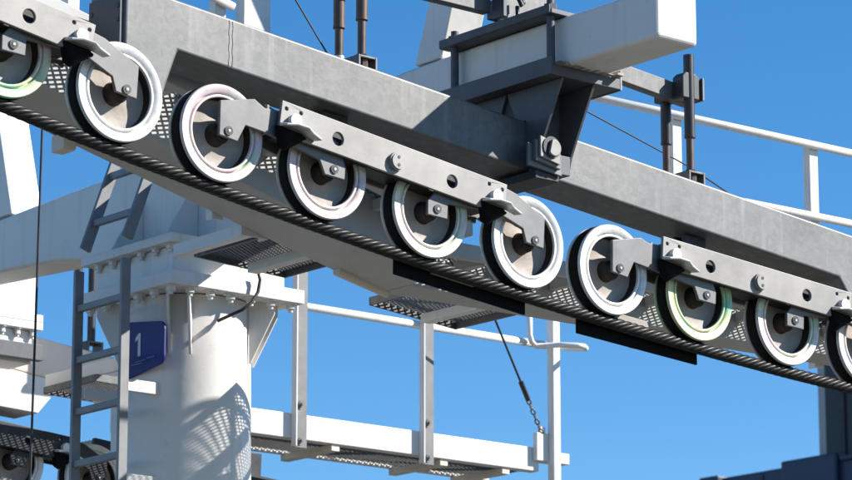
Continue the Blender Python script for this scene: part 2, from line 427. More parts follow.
# weld seam on the beam face
ws = MB()
for (xa,) in ((-1.43,), (-1.412,)):
    pts = [(xa+.002*math.sin(k*1.3+xa*50), -.0802, beam_bot(xa)+.012+(beam_top(xa)-beam_bot(xa)-.024)*k/14) for k in range(15)]
    ws.tube(pts, .0017, 6)
ws.build('weld_seam', 'galv', root)

# clevises with rods
def rod_pair(x, label_n, label_f, white_cuff):
    zt = beam_top(x)
    for k, (yy, lab) in enumerate(((.0, label_n), (.16, label_f))):
        r = thing('tension_rod', lab, 'rod', (x, yy, zt), 'vertical rods standing on the front beam')
        top = zt + (.63 if k == 0 else .50)
        b = MB(); b.cyl((x, yy, zt+.03), (x, yy, top), .0185, n=18); b.build('rod', 'rod', r)
        s_ = MB(); s_.cyl((x, yy, zt+.235), (x, yy, top+.005), .0255, n=18)
        s_.cyl((x, yy, zt+.232), (x, yy, zt+.242), .027, n=18); s_.build('sleeve', 'blackrod' if x > 0 else 'rod', r)
        if white_cuff and k == 1:
            c = MB(); c.cyl((x, yy, zt+.035), (x, yy, zt+.105), .024, n=18); c.build('cuff', 'bright', r)
        # clevis block: open-fronted shoe
        w = .052
        c = MB(); z0 = zt+.0005
        c.box((x-w, yy-.045, z0), (x-w+.011, yy+.065, z0+.062)); c.box((x+w-.011, yy-.045, z0), (x+w, yy+.065, z0+.062))
        c.box((x-w+.011, yy-.044, z0+.052), (x+w-.011, yy+.064, z0+.0615)); c.box((x-w+.011, yy-.044, z0), (x+w-.011, yy+.064, z0+.009))
        cv = c.build('clevis', 'galv', r, bevel=.002)
        n_ = MB(); n_.cyl((x, yy-.01, z0+.012), (x, yy-.01, z0+.05), .024, n=6, smooth=False); n_.build('nut', 'rod', cv, bevel=.002)
        n_ = MB(); n_.cyl((x, yy, z0+.062), (x, yy, z0+.076), .026, n=6, smooth=False); n_.build('lock_nut', 'blackrod', r, bevel=.002)
rod_pair(1.31, 'rust-brown rod with black sleeve standing nearest on the beam right of the bracket', 'thinner-looking sleeved rod just behind the right-hand rust-brown one', False)
rod_pair(-.66, 'dark brown rod rising from an open clevis left of the bracket', 'dark brown rod with a white cuff at its foot, left of the bracket', True)

# lever channel on top of the clamp joining the rod heads
lv = thing('lever_channel', 'pale channel bar passing over the clamp and carrying the black rod heads', 'channel bar', (XC, .08, 1.2))
zt = lambda x: (1.318 if x < .3 else 1.236 - .098*x)
def chan(xa, xb):
    m = MB()
    for (ya, yb, da, db) in ((.055, .067, -.085, 0), (.0672, .11, -.010, -.0005), (.0672, .11, -.0845, -.074)):
        m.hexa([(xa, ya, zt(xa)+da), (xb, ya, zt(xb)+da), (xb, yb, zt(xb)+da), (xa, yb, zt(xa)+da), (xa, ya, zt(xa)+db), (xb, ya, zt(xb)+db), (xb, yb, zt(xb)+db), (xa, yb, zt(xa)+db)])
    m.build('channel', 'galv', lv, bevel=.003)
chan(-.80, .127); chan(.50, 1.40)
MB().box((.1505, .0565, 1.2155), (.4985, .11, 1.30)).build('channel_saddle', 'galv_dark', lv, bevel=.003)
for x in (1.31, -.66):
    z = zt(x)
    hd = MB(); hd.prism([(x-.058, z-.085), (x+.058, z-.085), (x+.058, z+.020), (x+.030, z+.042), (x-.036, z+.042), (x-.058, z+.020)], -.018, .052)
    hh = hd.build('rod_head', 'blackrod', lv, bevel=.006)
    sp = MB(); sp.box((x+.060, -.030, z-.085), (x+.072, .054, z+.025)); sp.build('cheek_plate', 'galv', lv, bevel=.002)
    n_ = MB(); n_.cyl((x, 0, z+.042), (x, 0, z+.054), .020, n=6, smooth=False); n_.cyl((x, 0, z+.054), (x, 0, z+.073), .010, n=10); n_.build('head_nut', 'galv_dark', hh)
    hd = MB(); hd.box((x-.04, .1115, z-.07), (x+.04, .20, z-.01)); hd.build('rod_head', 'blackrod', lv, bevel=.006)

# ------------------------------------------------------------------ crossarm
XA, XB = XC-.125, XC+.125
ca = thing('crossarm', 'big white box crossarm running from the tower to a square end overhead', 'crossarm', (XC, YT, .6))
# side outline in (y, z): straight outer ends, haunched towards the tower
prof = [(-.925, .915), (.45, .915), (1.15, .80), (1.9, .64), (2.28, .595), (3.06, .595), (3.25, .66), (3.75, .735), (4.9, .80), (6.2, .80), (6.2, 1.035), (4.9, 1.04), (3.6, 1.085), (.3, 1.145), (-.925, 1.145)]
MB().prism(prof, XA, XB, axis='x').build('box_arm', 'white', ca, bevel=.022, seg=4)
bt = MB(); bt.box((XC-.39, 2.27, .548), (XC+.41, 3.06, .5935)); bt.build('mounting_flange', 'white', ca, bevel=.004)
for k in range(6):      # bolts under the flange, along the two visible edges
    b = MB(); bolt_head(b, (XC-.345, 2.34+k*.125, .547), (0, 0, -1), .022, .018); b.build('flange_bolt', 'white', ca)
    b = MB(); bolt_head(b, (XC-.25+k*.12, 2.315, .547), (0, 0, -1), .022, .018); b.build('flange_bolt', 'white', ca)
for x in (XA-.0, XB+.0):     # stiffening haunch plates beside the arm
    s_ = 1 if x > XC else -1
    for yy in (2.42, 2.90):
        MB().prism([(x+s_*.0015, .5945), (x+s_*.21, .5945), (x+s_*.03, .90), (x+s_*.0015, .90)], yy-.008, yy+.008).build('gusset', 'white', ca, bevel=.002)
# ------------------------------------------------------------------ tower
tw = thing('lift_tower', 'stout round white tower with bolted square head flange at the lower left', 'tower', (XC, YT, -5.0))
c = MB()
nn = 72; rr = lambda z: .322 + (.33-z)*.012
zs = [-5.0, -3, -1.5, -.6, .0, .33]
v = []
for z in zs:
    for i in range(nn): v.append((XC + rr(z)*math.cos(2*PI*i/nn), YT + rr(z)*math.sin(2*PI*i/nn), z))
f = []
for k in range(len(zs)-1):
    for i in range(nn): f.append((k*nn+i, k*nn+(i+1) % nn, (k+1)*nn+(i+1) % nn, (k+1)*nn+i))
c.faces(v, f, True); c.build('shaft', 'white', tw)
c = MB(); c.box((XC-.395, 2.255, .335), (XC+.43, 3.075, .405)); c.build('head_flange', 'white', tw, bevel=.004)
c = MB(); c.box((XC-.33, 2.33, .4055), (XC+.36, 3.01, .5475)); c.build('head_box', 'white', tw, bevel=.01)
for k in range(6):
    b = MB(); bolt_head(b, (XC-.352, 2.32+k*.14, .334), (0, 0, -1), .025, .022); b.build('head_bolt', 'white', tw)
    b = MB(); bolt_head(b, (XC-.25+k*.125, 2.30, .334), (0, 0, -1), .025, .022); b.build('head_bolt', 'white', tw)
# gussets below the flange: radial plates
for a in (-45, 45, 135, 228.5):
    ca_, sa_ = math.cos(math.radians(a)), math.sin(math.radians(a))
    r0, r1 = .3225, .455
    offs = (-.052, .052)
    for o_ in offs:
        def P(r, z, t): return (XC + ca_*r - sa_*(o_+t), YT + sa_*r + ca_*(o_+t), z)
        pts = [(r0, .3345), (r1, .3345), (r1, .275), (r0+.012, .02), (r0+.004, .02)]
        v = [P(r, z, -.007) for r, z in pts] + [P(r, z, .007) for r, z in pts]
        n = len(pts)
        MB().faces(v, [tuple(range(n)), tuple(range(2*n-1, n-1, -1))] + [(i, i+n, (i+1) % n+n, (i+1) % n) for i in range(n)]).build('gusset', 'white', tw, bevel=.002)
    if a % 90: pass
# ladder brackets welded to the shaft
for z in (-.15, -.62, -1.3):
    MB().box((-.165, 2.50, z-.03), (.10, 2.53, z+.03)).build('ladder_bracket', 'white', tw, bevel=.003)
    MB().box((-.165, 2.82, z-.03), (.10, 2.85, z+.03)).build('ladder_bracket', 'white', tw, bevel=.003)
MB().box((.035, 2.66, -.43), (.070, 2.88, -.20)).build('junction_plate', 'white', tw, bevel=.004)

# sign with tower number
sg = thing('number_sign', 'dark blue round-cornered plate bearing a white 1 on the tower', 'sign', (.01, 2.6, .06))
y0, y1, z0, z1, r = 2.385, 2.71, -.045, .175, .045
pl = []
for (cy, cz, a0) in ((y1-.01, z0+.01, -90), (y1-.01, z1-.01, 0), (y0+r, z1-r, 90), (y0+r, z0+r, 180)):
    q = .01 if cy > 2.7 else r
    for k in range(7):
        a = math.radians(a0 + 15*k); pl.append((cy + q*math.cos(a), cz + q*math.sin(a)))
MB().prism(pl, .004, .016, axis='x').build('plate', 'sign', sg, bevel=.002)
def yz(pts, x0, x1, name, m): 
    return MB().prism(pts, x0, x1, axis='x').build(name, m, sg)
yc = 2.595
yz([(yc-.010, .022), (yc+.012, .022), (yc+.012, .110), (yc+.034, .098), (yc+.034, .116), (yc+.008, .138), (yc-.010, .138)], .0015, .0035, 'numeral', 'letter')
for (a, b, z) in ((2.46, 2.53, .0), (2.54, 2.63, -.006), (2.57, 2.66, -.018)):
    MB().box((.0015, a, z), (.0035, b, z+.0045)).build('small_print', 'lettergrey', sg)
for yy in (2.50, 2.66):
    MB().box((.0165, yy-.012, .02), (.045, yy+.012, .10)).build('sign_bracket', 'galv_dark', sg)

# ------------------------------------------------------------------ ladders
def ladder(label, p0, p1, half, rungs, w=.052, t=.022, m='ladder'):
    p0 = Vector(p0); p1 = Vector(p1); d = (p1-p0).normalized()
    r = thing('ladder', label, 'ladder', p0, 'steel ladders on the tower')
    for s_ in (-1, 1):
        o = Vector((0, s_*half, 0)); MB().bar(p0+o, p1+o, t, w, up=(1, 0, 0)).build('rail', m, r, bevel=.003)
    for k in rungs:
        q = p0 + d*k; MB().bar(q+Vector((0, -half+t/2, 0)), q+Vector((0, half-t/2, 0)), .034, .030, up=(1, 0, 0)).build('rung', m, r, bevel=.003)
    return r
ladder('tall vertical grey ladder fixed to the left side of the tower', (-.19, 2.655, -4.6), (-.19, 2.655, .47), .205, [.16+.262*k for k in range(19)])
ladder('short leaning ladder hooked over the crossarm, its lower ends hanging free', (-.17, 2.655, .58), (.07, 2.62, 1.30), .185, [.15, .42, .69], w=.06)

# ------------------------------------------------------------------ saddle clamp over crossarm and pivot bracket
sd = thing('pivot_bracket', 'dark steel clamp and tapering bracket pinning the front beam under the crossarm', 'bracket', (XC, .05, .6))
SX0, SX1 = .145, .555
MB().box((SX0, -.335, .865), (SX1, .435, .9135)).build('bottom_plate', 'galv_dark', sd, bevel=.003)
MB().box((SX0-.012, -.345, .8635), (SX0-.0005, .435, .945)).build('bottom_edge_bar', 'galv_dark', sd, bevel=.003)
MB().box((SX0, -.335, 1.1465), (SX1, .435, 1.168)).build('top_plate', 'galv_dark', sd, bevel=.003)
MB().box((SX0-.010, -.33, 1.1475), (SX0-.0005, .43, 1.187)).build('top_edge_bar', 'galv_dark', sd, bevel=.003)
MB().box((SX1-.012, -.33, 1.1685), (SX1, .43, 1.19)).build('top_edge_bar', 'galv_dark', sd, bevel=.003)
for (bx, by) in ((SX0+.035, -.29), (SX0+.035, .37), (SX1-.035, -.29), (SX1-.035, .37)):
    MB().cyl((bx, by, .9145), (bx, by, 1.146), .019, n=16).build('tie_bolt', 'galv_dark', sd)
    b = MB(); b.cyl((bx, by, 1.1685), (bx, by, 1.20), .032, n=6, smooth=False); b.cyl((bx, by, 1.20), (bx, by, 1.225), .018, n=10); b.build('nut', 'galv_dark', sd, bevel=.002)
# four tapering sides down to the pin
TX0, TX1, BX0, BX1 = .205, .485, .255, .415
def quad_plate(v, t, name, m='galv_dark'):
    v = [Vector(p) for p in v]; nrm = (v[1]-v[0]).cross(v[3]-v[0]).normalized()*t
    w = v + [p + nrm for p in v]
    return MB().faces(w, [(0,1,2,3),(7,6,5,4),(0,4,5,1),(1,5,6,2),(2,6,7,3),(3,7,4,0)]).build(name, m, sd, bevel=.002)
ZP = .594                      # pin height
for x in (.212, .400):               # two tapering gussets before and two behind the beam
    for sg_, yo in ((1, 0), (-1, .095)):
        pg = [(sg_*a + yo, b) for a, b in ((-.325, .8635), (.046, .8635), (-.02, .716), (-.0815, .716), (-.0815, .50), (-.150, .50), (-.168, .56))]
        MB().prism(pg, x, x+.014, axis='x').build('tapering_gusset', 'galv_dark', sd, bevel=.002)
MB().box((.2265, .0, .716), (.3995, .10, .8632)).build('saddle_block', 'darksteel', sd, bevel=.003)
MB().box((.2265, -.10, .56), (.3995, -.0815, .8632)).build('back_plate', 'galv_dark', sd, bevel=.002)
PX_ = .235
sh = MB()
for k in range(9):
    a = .16 + .042*k; sh.box((a, -.372+.01*math.sin(k*2.1), .9142), (a+.034+.006*math.sin(k), -.3355, .922+.005*math.sin(k*1.7)))
sh.build('packing_shim', 'rust', sd, bevel=.002)
MB().box((.5555, -.335, .862), (.567, -.06, .955)).build('end_angle', 'galv', sd, bevel=.002)
# pin housing in front of the beam, stepped plates and a cut round pin
for (ya, yb, hx, z0, z1, mm) in ((-.184, -.1695, .100, .470, .585, 'arm'), (-.206, -.1845, .074, .492, .600, 'arm'), (-.220, -.2065, .058, .508, .615, 'plate')):
    MB().prism([(PX_-hx, z0+.012), (PX_+hx, z0-.012), (PX_+hx, z1-.03), (PX_-hx, z1)], ya, yb).build('pin_housing', mm, sd, bevel=.003)
MB().box((.2265, -.1685, .472), (.3995, -.0815, .56)).build('housing_block', 'galv_dark', sd, bevel=.003)
ZP = .568
MB().cyl((PX_+.005, -.2205, ZP), (PX_+.005, -.226, ZP), .050, n=32).build('pin_seat', 'blackrod', sd)
p = MB(); pts = [(PX_+.008 + .038*math.cos(math.radians(a)), ZP-.004 + .038*math.sin(math.radians(a))) for a in range(-140, 121, 12)]
p.prism(pts, -.242, -.2262); p.build('pin', 'plate', sd, bevel=.003)
MB().prism([(PX_-.04, .4715), (PX_+.10, .4715), (PX_+.10, .435), (PX_-.04, .435)], -.165, .16).build('pin_foot', 'darksteel', sd, bevel=.003)

# lifting lug plates on top of the clamp
lug = thing('lifting_lug', 'grey drilled plate standing on top of the clamp at the upper edge', 'lug', (XC, -.05, 1.17))
MB().prism([(.15, 1.1695), (.50, 1.1695), (.50, 1.255), (.445, 1.315), (.40, 1.62), (.15, 1.62)], .018, .036, holes=[(.455, 1.235, .020)]).build('plate', 'galv', lug, bevel=.003)
MB().box((.130, -.03, 1.2005), (.1495, .05, 1.60)).build('side_plate', 'galv_dark', lug, bevel=.002)
MB().prism([(.22, 1.1695), (.30, 1.1695), (.30, 1.20), (.26, 1.235), (.22, 1.215)], -.060, -.040).build('shackle_tab', 'bright', lug, bevel=.003)
h = MB()
h.tube([(0.215, -.010, 1.390), (0.208, -.025, 1.350), (0.212, -.037, 1.300), (0.232, -.037, 1.265), (0.248, -.030, 1.280), (0.240, -.025, 1.310)], .011, 8)
h.tube([(0.225, -.015, 1.265), (0.223, -.02, 1.220), (0.232, -.02, 1.190), (0.245, -.02, 1.210)], .010, 8)
h.build('hook', 'blackrod', lug)

# lifting frames: leaning posts on the crossarm
def leaning_mast(label, y0, lean):
    r = thing('leaning_mast', label, 'mast', (XC, y0, 1.14), 'leaning masts on the crossarm')
    zb = 1.146 if y0 < 2 else 1.075
    zt_ = zb + 1.6; ly = lean*1.6
    w = .095
    for (xa, xb) in ((XC-.118, XC+.085), ):
        MB().hexa([(xa, y0-w, zb), (xb, y0-w, zb), (xb, y0+w, zb), (xa, y0+w, zb),
                   (xa, y0-w*.8+ly, zt_), (xb, y0-w*.8+ly, zt_), (xb, y0+w*.8+ly, zt_), (xa, y0+w*.8+ly, zt_)]).build('post', 'white', r, bevel=.006)
    MB().box((XC-.12, y0+ly-.30, zt_), (XC+.12, y0+ly+.30, zt_+.12)).build('head_beam', 'white', r, bevel=.006)
    return r
leaning_mast('white leaning mast rising from the crossarm behind the clamp', .62, -.34)
leaning_mast('white leaning mast at the far left end of the crossarm', 4.25, .28)

# ------------------------------------------------------------------ haul rope
rp = MB()
xs = [-9 + .022*i for i in range(int(27/.022))]
ctr = [Vector((x, YB+.047, rope_z(x))) for x in xs]
for k in range(6):
    pts = []; sarc = 0
    for i, c0 in enumerate(ctr):
        if i: sarc += (c0-ctr[i-1]).length
        t = (ctr[min(i+1, len(ctr)-1)] - ctr[max(i-1, 0)]).normalized()
        n1 = Vector((0, 1, 0)); n2 = t.cross(n1)
        a = 2*PI*(k/6 - sarc/.245)
        pts.append(c0 + (n1*math.cos(a) + n2*math.sin(a))*.0175)
    rp.tube(pts, .0118, 8)
tag(rp.build('haul_rope', 'rope', loc=(0, YB+.047, rope_z(0))), 'thick dark twisted steel rope running under the front row of wheels', 'rope')

# rope catchers
def catcher(label, x0, x1, zl0, zl1, hgt, slot, up=0):
    r = thing('rope_catcher', label, 'rope catcher', ((x0+x1)/2, -.24, rope_z((x0+x1)/2)), 'black catchers under the rope')
    MB().hexa([(x0, -.252, zl0), (x1, -.252, zl1), (x1, -.240, zl1), (x0, -.240, zl0), (x0, -.252, zl0+hgt), (x1, -.252, zl1+hgt), (x1, -.240, zl1+hgt), (x0, -.240, zl0+hgt)]).build('skirt', 'stop', r, bevel=.002)
    a, b = slot
    za = zl0 + (zl1-zl0)*(a-x0)/(x1-x0) + up; zb = zl0 + (zl1-zl0)*(b-x0)/(x1-x0) + up
    MB().hexa([(a, -.266, za+hgt-.052), (b, -.266, zb+hgt-.052), (b, -.2525, zb+hgt-.052), (a, -.2525, za+hgt-.052), (a+.02, -.266, za+hgt-.022), (b+.005, -.266, zb+hgt-.022), (b+.005, -.2525, zb+hgt-.022), (a+.02, -.2525, za+hgt-.022)]).build('pale_strip', 'cast', r, bevel=.002)  # pale raised strip drawn at the slot
catcher('black rope catcher under the rope between the two middle wheels', -0.680, 0.052, -0.140, -0.219, .10, (-0.489, -0.249))
catcher('black rope catcher under the rope at lower right, lowest edge against the sky', 0.355, 1.085, -0.259, -0.312, .10, (0.547, 0.783), .055)

# ------------------------------------------------------------------ front catwalk
cw = thing('catwalk', 'white walkway of box rails and mesh behind the front row of wheels', 'catwalk', (XC, .6, .1), 'maintenance walkways beside the rope')
YS0, YS1 = .24, .86
KX, KZ = .18, .088               # knee between the inclined and level run (lower edge of rails)
SL = -.246
def low(x): return KZ + (x-KX)*SL if x < KX else KZ + .008*(x-KX)
def stringer(ya, yb, x0, x1, parent, hgt=.27, m='walk', base=low, name='side_rail'):
    return MB().hexa([(x0, ya, base(x0)), (x1, ya, base(x1)), (x1, yb, base(x1)), (x0, yb, base(x0)), (x0, ya, base(x0)+hgt), (x1, ya, base(x1)+hgt), (x1, yb, base(x1)+hgt), (x0, yb, base(x0)+hgt)]).build(name, m, parent, bevel=.006)
low2 = lambda x: low(x) + .15
for (ya, yb, hg, bs) in ((YS0, YS0+.06, .12, low2), (.50, YS1+.05, .27, low)):
    stringer(ya, yb, -4.2, KX-.002, cw, hg, base=bs)
low3 = lambda x: low(x) + .10
for (ya, yb, hg, bs) in ((YS0+.20, YS0+.25, .07, low3), (.70, YS1+.05, .16, low)):
    stringer(ya, yb, KX+.002, 4.65, cw, hg, base=bs)
SLn = math.sqrt(1+SL*SL)
def deck_fn(x0, z0, slope, y0):
    return lambda u, v, h: (x0+u, y0+v, z0+slope*u+h)
MB().mesh_panel(deck_fn(-4.2, low(-4.2)+.24, SL, YS0+.062), 4.29, .50-YS0-.064).build('mesh_deck', 'galv', cw)
MB().mesh_panel(deck_fn(KX, KZ+.15, .008, YS0+.252), 4.4, .698-YS0-.254).build('mesh_deck', 'galv', cw)
for x in [-3.9+.62*i for i in range(14)]:
    z = low(x) + (.195 if x < KX else .115)
    MB().box((x-.02, YS0+(.062 if x < KX else .252), z-.025), (x+.02, .4985 if x < KX else .698, z+.025)).build('cross_member', 'walk', cw, bevel=.003)
# handrail on the tower side: posts, knee rail and top rail
PX = [-3.4, -2.45, -1.55, -.754, 2.11, 3.10, 4.2]
for x in PX:
    zb = low(x)
    p = MB(); p.box((x-.03, YS1+.0515, zb-.02), (x+.03, YS1+.0575, zb+1.20-.02)); p.box((x-.03, YS1+.058, zb-.02), (x-.024, YS1+.10, zb+1.18))
    p.build('rail_post', 'white', cw, bevel=.001)
for (hh, hb, nm) in ((.52, .78, 'knee_rail'), (.99, 1.165, 'hand_rail')):
    MB().tube([(-4.2, YS1+.03, low(-4.2)+hh), (-.70, YS1+.03, low(-.70)+hh)], .021, 12).build(nm, 'white', cw)
    MB().tube([(.95, YS1+.03, low(.95)+hb), (4.65, YS1+.03, low(4.65)+hb)], .021, 12).build(nm, 'white', cw)
for x in (-.545,):
    p = MB(); p.box((x-.075, YS1+.0515, low(x)-.02), (x+.075, YS1+.0595, 1.75)); p.box((x-.075, YS1+.06, low(x)-.02), (x-.067, YS1+.12, 1.75)); p.box((x+.067, YS1+.06, low(x)-.02), (x+.075, YS1+.12, 1.75))
    p.build('rail_post', 'white', cw, bevel=.001)
# stub pipe under the knee
MB().cyl((-.10, YS1+.02, low(-.10)-.005), (.20, YS1+.02, low(.2)-.0), .026, n=16).build('stub_pipe', 'cream', cw)
# hanging lugs under the rail
for x in (-1.62, 1.78):
    MB().box((x-.03, YS1-.048, low(x)-.075), (x+.03, YS1+.048, low(x)-.001)).build('drop_lug', 'cream', cw, bevel=.003)

PXA, PXB, PZ, PSL = .93, 1.50, .327, -.09
def platform(label, x0, x1, y0, y1, z0, slope, arm=True):
    r = thing('mesh_platform', label, 'platform', ((x0+x1)/2, (y0+y1)/2, z0), 'mesh step platforms beside the walkway')
    f = lambda x: z0 + slope*(x-x0)
    for nm, (xa, xb, ya, yb) in (('edge_angle', (x0, x1, y0, y0+.012)), ('edge_angle', (x0, x1, y1-.012, y1)), ('edge_angle', (x0, x0+.012, y0+.0125, y1-.0125)), ('edge_angle', (x1-.012, x1, y0+.0125, y1-.0125))):
        MB().hexa([(xa, ya, f(xa)-.03), (xb, ya, f(xb)-.03), (xb, yb, f(xb)-.03), (xa, yb, f(xa)-.03), (xa, ya, f(xa)+.012), (xb, ya, f(xb)+.012), (xb, yb, f(xb)+.012), (xa, yb, f(xa)+.012)]).build(nm, 'galv', r, bevel=.002)
    MB().mesh_panel(deck_fn(x0+.012, z0, slope, y0+.012), x1-x0-.024, y1-y0-.024).build('mesh', 'galv', r)
    xm = (x0+x1)/2
    MB().box((xm-.03, y0-.05, f(xm)-.075), (xm+.03, y1-.1, f(xm)-.031)).build('bearer', 'white', r, bevel=.003)
    return r
platform('mesh step platform under the walkway beside the black catcher', PXA, PXB, 1.43, 1.93, PZ, PSL)
platform('mesh step platform in front of the tower head flange', -.46, .075, .93, 1.50, .30, -.05)
an = MB(); an.bar((-.535, 1.55, .297), (-.535, .95, .297), .012, .06); an.bar((-.523, 1.55, .273), (-.523, .95, .273), .05, .01)
tag(an.build('angle_bar', 'white', loc=(-.53, 1.3, .29)), 'short white angle bar reaching from the step platform toward the tower', 'angle bar')

# ------------------------------------------------------------------ far side: beam, sheaves, catwalk
fb = support_beam('far support beam behind the tower, white warmed as by bounced light, with a lit stepped foot at the left edge', 5.18, -1.9, 2.5, .035, 'cream')
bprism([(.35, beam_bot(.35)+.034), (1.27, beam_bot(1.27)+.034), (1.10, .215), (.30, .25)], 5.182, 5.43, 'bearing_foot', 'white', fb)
MB().hexa([(-.8, 5.46, .23), (1.55, 5.46, .02), (1.55, 5.60, .02), (-.8, 5.60, .23), (-.8, 5.46, .36), (1.55, 5.46, .15), (1.55, 5.60, .15), (-.8, 5.60, .36)]).build('lower_beam', 'darksteel', fb, bevel=.006)
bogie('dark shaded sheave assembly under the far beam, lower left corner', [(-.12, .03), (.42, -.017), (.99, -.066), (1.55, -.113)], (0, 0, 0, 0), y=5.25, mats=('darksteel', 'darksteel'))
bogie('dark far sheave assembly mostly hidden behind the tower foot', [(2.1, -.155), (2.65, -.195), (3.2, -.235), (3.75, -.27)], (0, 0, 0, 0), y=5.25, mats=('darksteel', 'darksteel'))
fr = MB(); fr.tube([(x, 5.30, -.215-.087*(x-.2)+(.004*(x-.2)**2 if abs(x-.2) < 4 else .064+.032*(abs(x-.2)-4))) for x in [-9+.2*i for i in range(136)]], .027, 10)
tag(fr.build('haul_rope', 'rope', loc=(0, 5.3, -.2)), 'dark rope of the far side passing below the far sheaves', 'rope')
# hanger post from the far crossarm with flange joint
hp = thing('hanger_post', 'white bolted post hanging from the crossarm down to the far beam', 'post', (.62, 4.9, .6))
MB().box((.48, 4.83, .70), (.84, 5.10, 1.0)).build('upper_post', 'white', hp, bevel=.006)
MB().box((.45, 4.80, .655), (.87, 5.13, .698)).build('flange', 'white', hp, bevel=.003)
MB().box((.45, 4.80, .610), (.87, 5.13, .653)).build('flange', 'white', hp, bevel=.003)
for x in (.52, .62, .72, .82):
    b = MB(); bolt_head(b, (x, 4.83, .609), (0, 0, -1), .017, .03); b.build('flange_bolt', 'white', hp)
MB().box((.50, 4.85, .42), (.83, 5.08, .609)).build('lower_post', 'white', hp, bevel=.006)
MB().bar((.0, 4.80, .475), (.86, 4.80, .475), .05, .09).build('side_bracket', 'galv_dark', hp, bevel=.003)
for k, (yy, x) in enumerate(((5.25, 1.50),)):
    r = thing('tension_rod', 'black rod standing in a clevis on the far beam, seen between the ladder rails', 'rod', (x, yy, beam_top(x)+.035), 'vertical rods standing on the far beam')
    z0 = beam_top(x)+.036
    MB().cyl((x, yy, z0+.05), (x, yy, z0+.62), .024, n=14).build('rod', 'blackrod', r)
    c = MB(); c.box((x-.055, yy-.05, z0), (x-.043, yy+.05, z0+.07)); c.box((x+.043, yy-.05, z0), (x+.055, yy+.05, z0+.07)); c.box((x-.043, yy-.049, z0+.058), (x+.043, yy+.049, z0+.0695)); c.box((x-.043, yy-.049, z0), (x+.043, yy+.049, z0+.01))
    c.build('clevis', 'galv', r, bevel=.002)
r = thing('tension_rod', 'black rod left of the ladder, standing on the far beam under the crossarm', 'rod', (1.40, 5.25, beam_top(1.4)+.035), 'vertical rods standing on the far beam')
MB().cyl((1.40, 5.25, beam_top(1.4)+.037), (1.40, 5.25, beam_top(1.4)+.66), .024, n=14).build('rod', 'blackrod', r)

fw = thing('catwalk', 'level white far walkway with posts and tubular rail against the sky', 'catwalk', (2.6, 4.6, .15), 'maintenance walkways beside the rope')
FZ0, FZ1 = .142, .290
MB().box((1.55, 4.585, FZ0), (4.42, 4.665, FZ1)).build('side_rail', 'white', fw, bevel=.005)
MB().box((1.55, 5.06, FZ0), (4.42, 5.11, FZ1)).build('side_rail', 'white', fw, bevel=.005)
MB().mesh_panel(deck_fn(1.6, FZ0+.016, 0, 4.67), 2.78, .385).build('mesh_deck', 'galv', fw)
for x in (1.9, 2.82, 3.66, 4.16):
    MB().box((x-.03, 4.60, FZ0-.04), (x+.03, 5.10, FZ0-.001)).build('cross_member', 'cream', fw, bevel=.003)
for x in (2.53, 3.505):
    p = MB(); p.box((x-.046, 4.5760, .09), (x+.055, 4.5835, 1.22))
    q = p.build('rail_post', 'arm', fw, bevel=.001)  # web coloured grey as if shaded by an absent front flange
    p = MB(); p.box((x-.055, 4.535, .09), (x-.0465, 4.5835, 1.22)); p.build('post_flange', 'white', q, bevel=.001)
    for z in (.345, .13):
        b = MB(); bolt_head(b, (x, 4.5755, z), (0, -1, 0), .018, .014); b.build('post_bolt', 'galv', q)
MB().tube([(1.7, 4.60, .945), (2.6, 4.60, .947), (4.50, 4.60, .955)], .024, 12).build('knee_rail', 'white', fw)
MB().tube([(1.7, 4.60, 1.30), (4.40, 4.60, 1.30)], .024, 12).build('hand_rail', 'white', fw)
MB().box((4.47, 4.50, -.6), (4.53, 4.56, 1.30)).build('end_post', 'white', fw, bevel=.006)
MB().box((4.425, 4.60, .215), (4.69, 4.68, .282)).build('end_stub', 'white', fw, bevel=.003)
MB().box((4.37, 4.545, .205), (4.465, 4.583, .38)).build('corner_lug', 'white', fw, bevel=.003)
# end loop of the rail
lp = [(4.32, 4.55, 1.16), (4.32, 4.55, .99), (4.335, 4.55, .95), (4.37, 4.545, .925), (4.45, 4.42, .925), (4.52, 4.33, .915), (4.57, 4.32, .915), (4.62, 4.36, .915), (4.64, 4.42, .925), (4.62, 4.51, .94), (4.52, 4.60, .955)]
MB().tube(lp, .018, 12).build('end_loop', 'white', fw)

cb = thing('shadow_blocker', 'unseen white cabinet fixed to the far walkway behind the tower head', 'blocker', (2.0, 4.55, .95))  # unseen box added only to throw shadow on the far beam
MB().box((1.92, 4.42, 1.13), (2.50, 4.57, 1.45)).build('case', 'white', cb, bevel=.008)
MB().box((1.95, 4.412, 1.16), (2.20, 4.4195, 1.42)).build('blocker_panel', 'cream', cb, bevel=.003)
MB().box((2.22, 4.412, 1.16), (2.47, 4.4195, 1.42)).build('blocker_panel', 'cream', cb, bevel=.003)
for x in (1.96, 2.12): MB().box((x-.03, 4.575, .29), (x+.03, 4.61, 1.40)).build('support', 'galv', cb)

# ladder landing beside the tower on the far side
lg = platform('small mesh landing behind the tall ladder, between tower and far beam', 1.00, 1.62, 4.45, 4.98, .315, -.02)
lg['label'] = 'small white edged mesh landing behind the tall ladder'
MB().bar((1.02, 4.98, .36), (1.04, 4.10, .36), .02, .075).build('landing_edge', 'white', lg, bevel=.003)

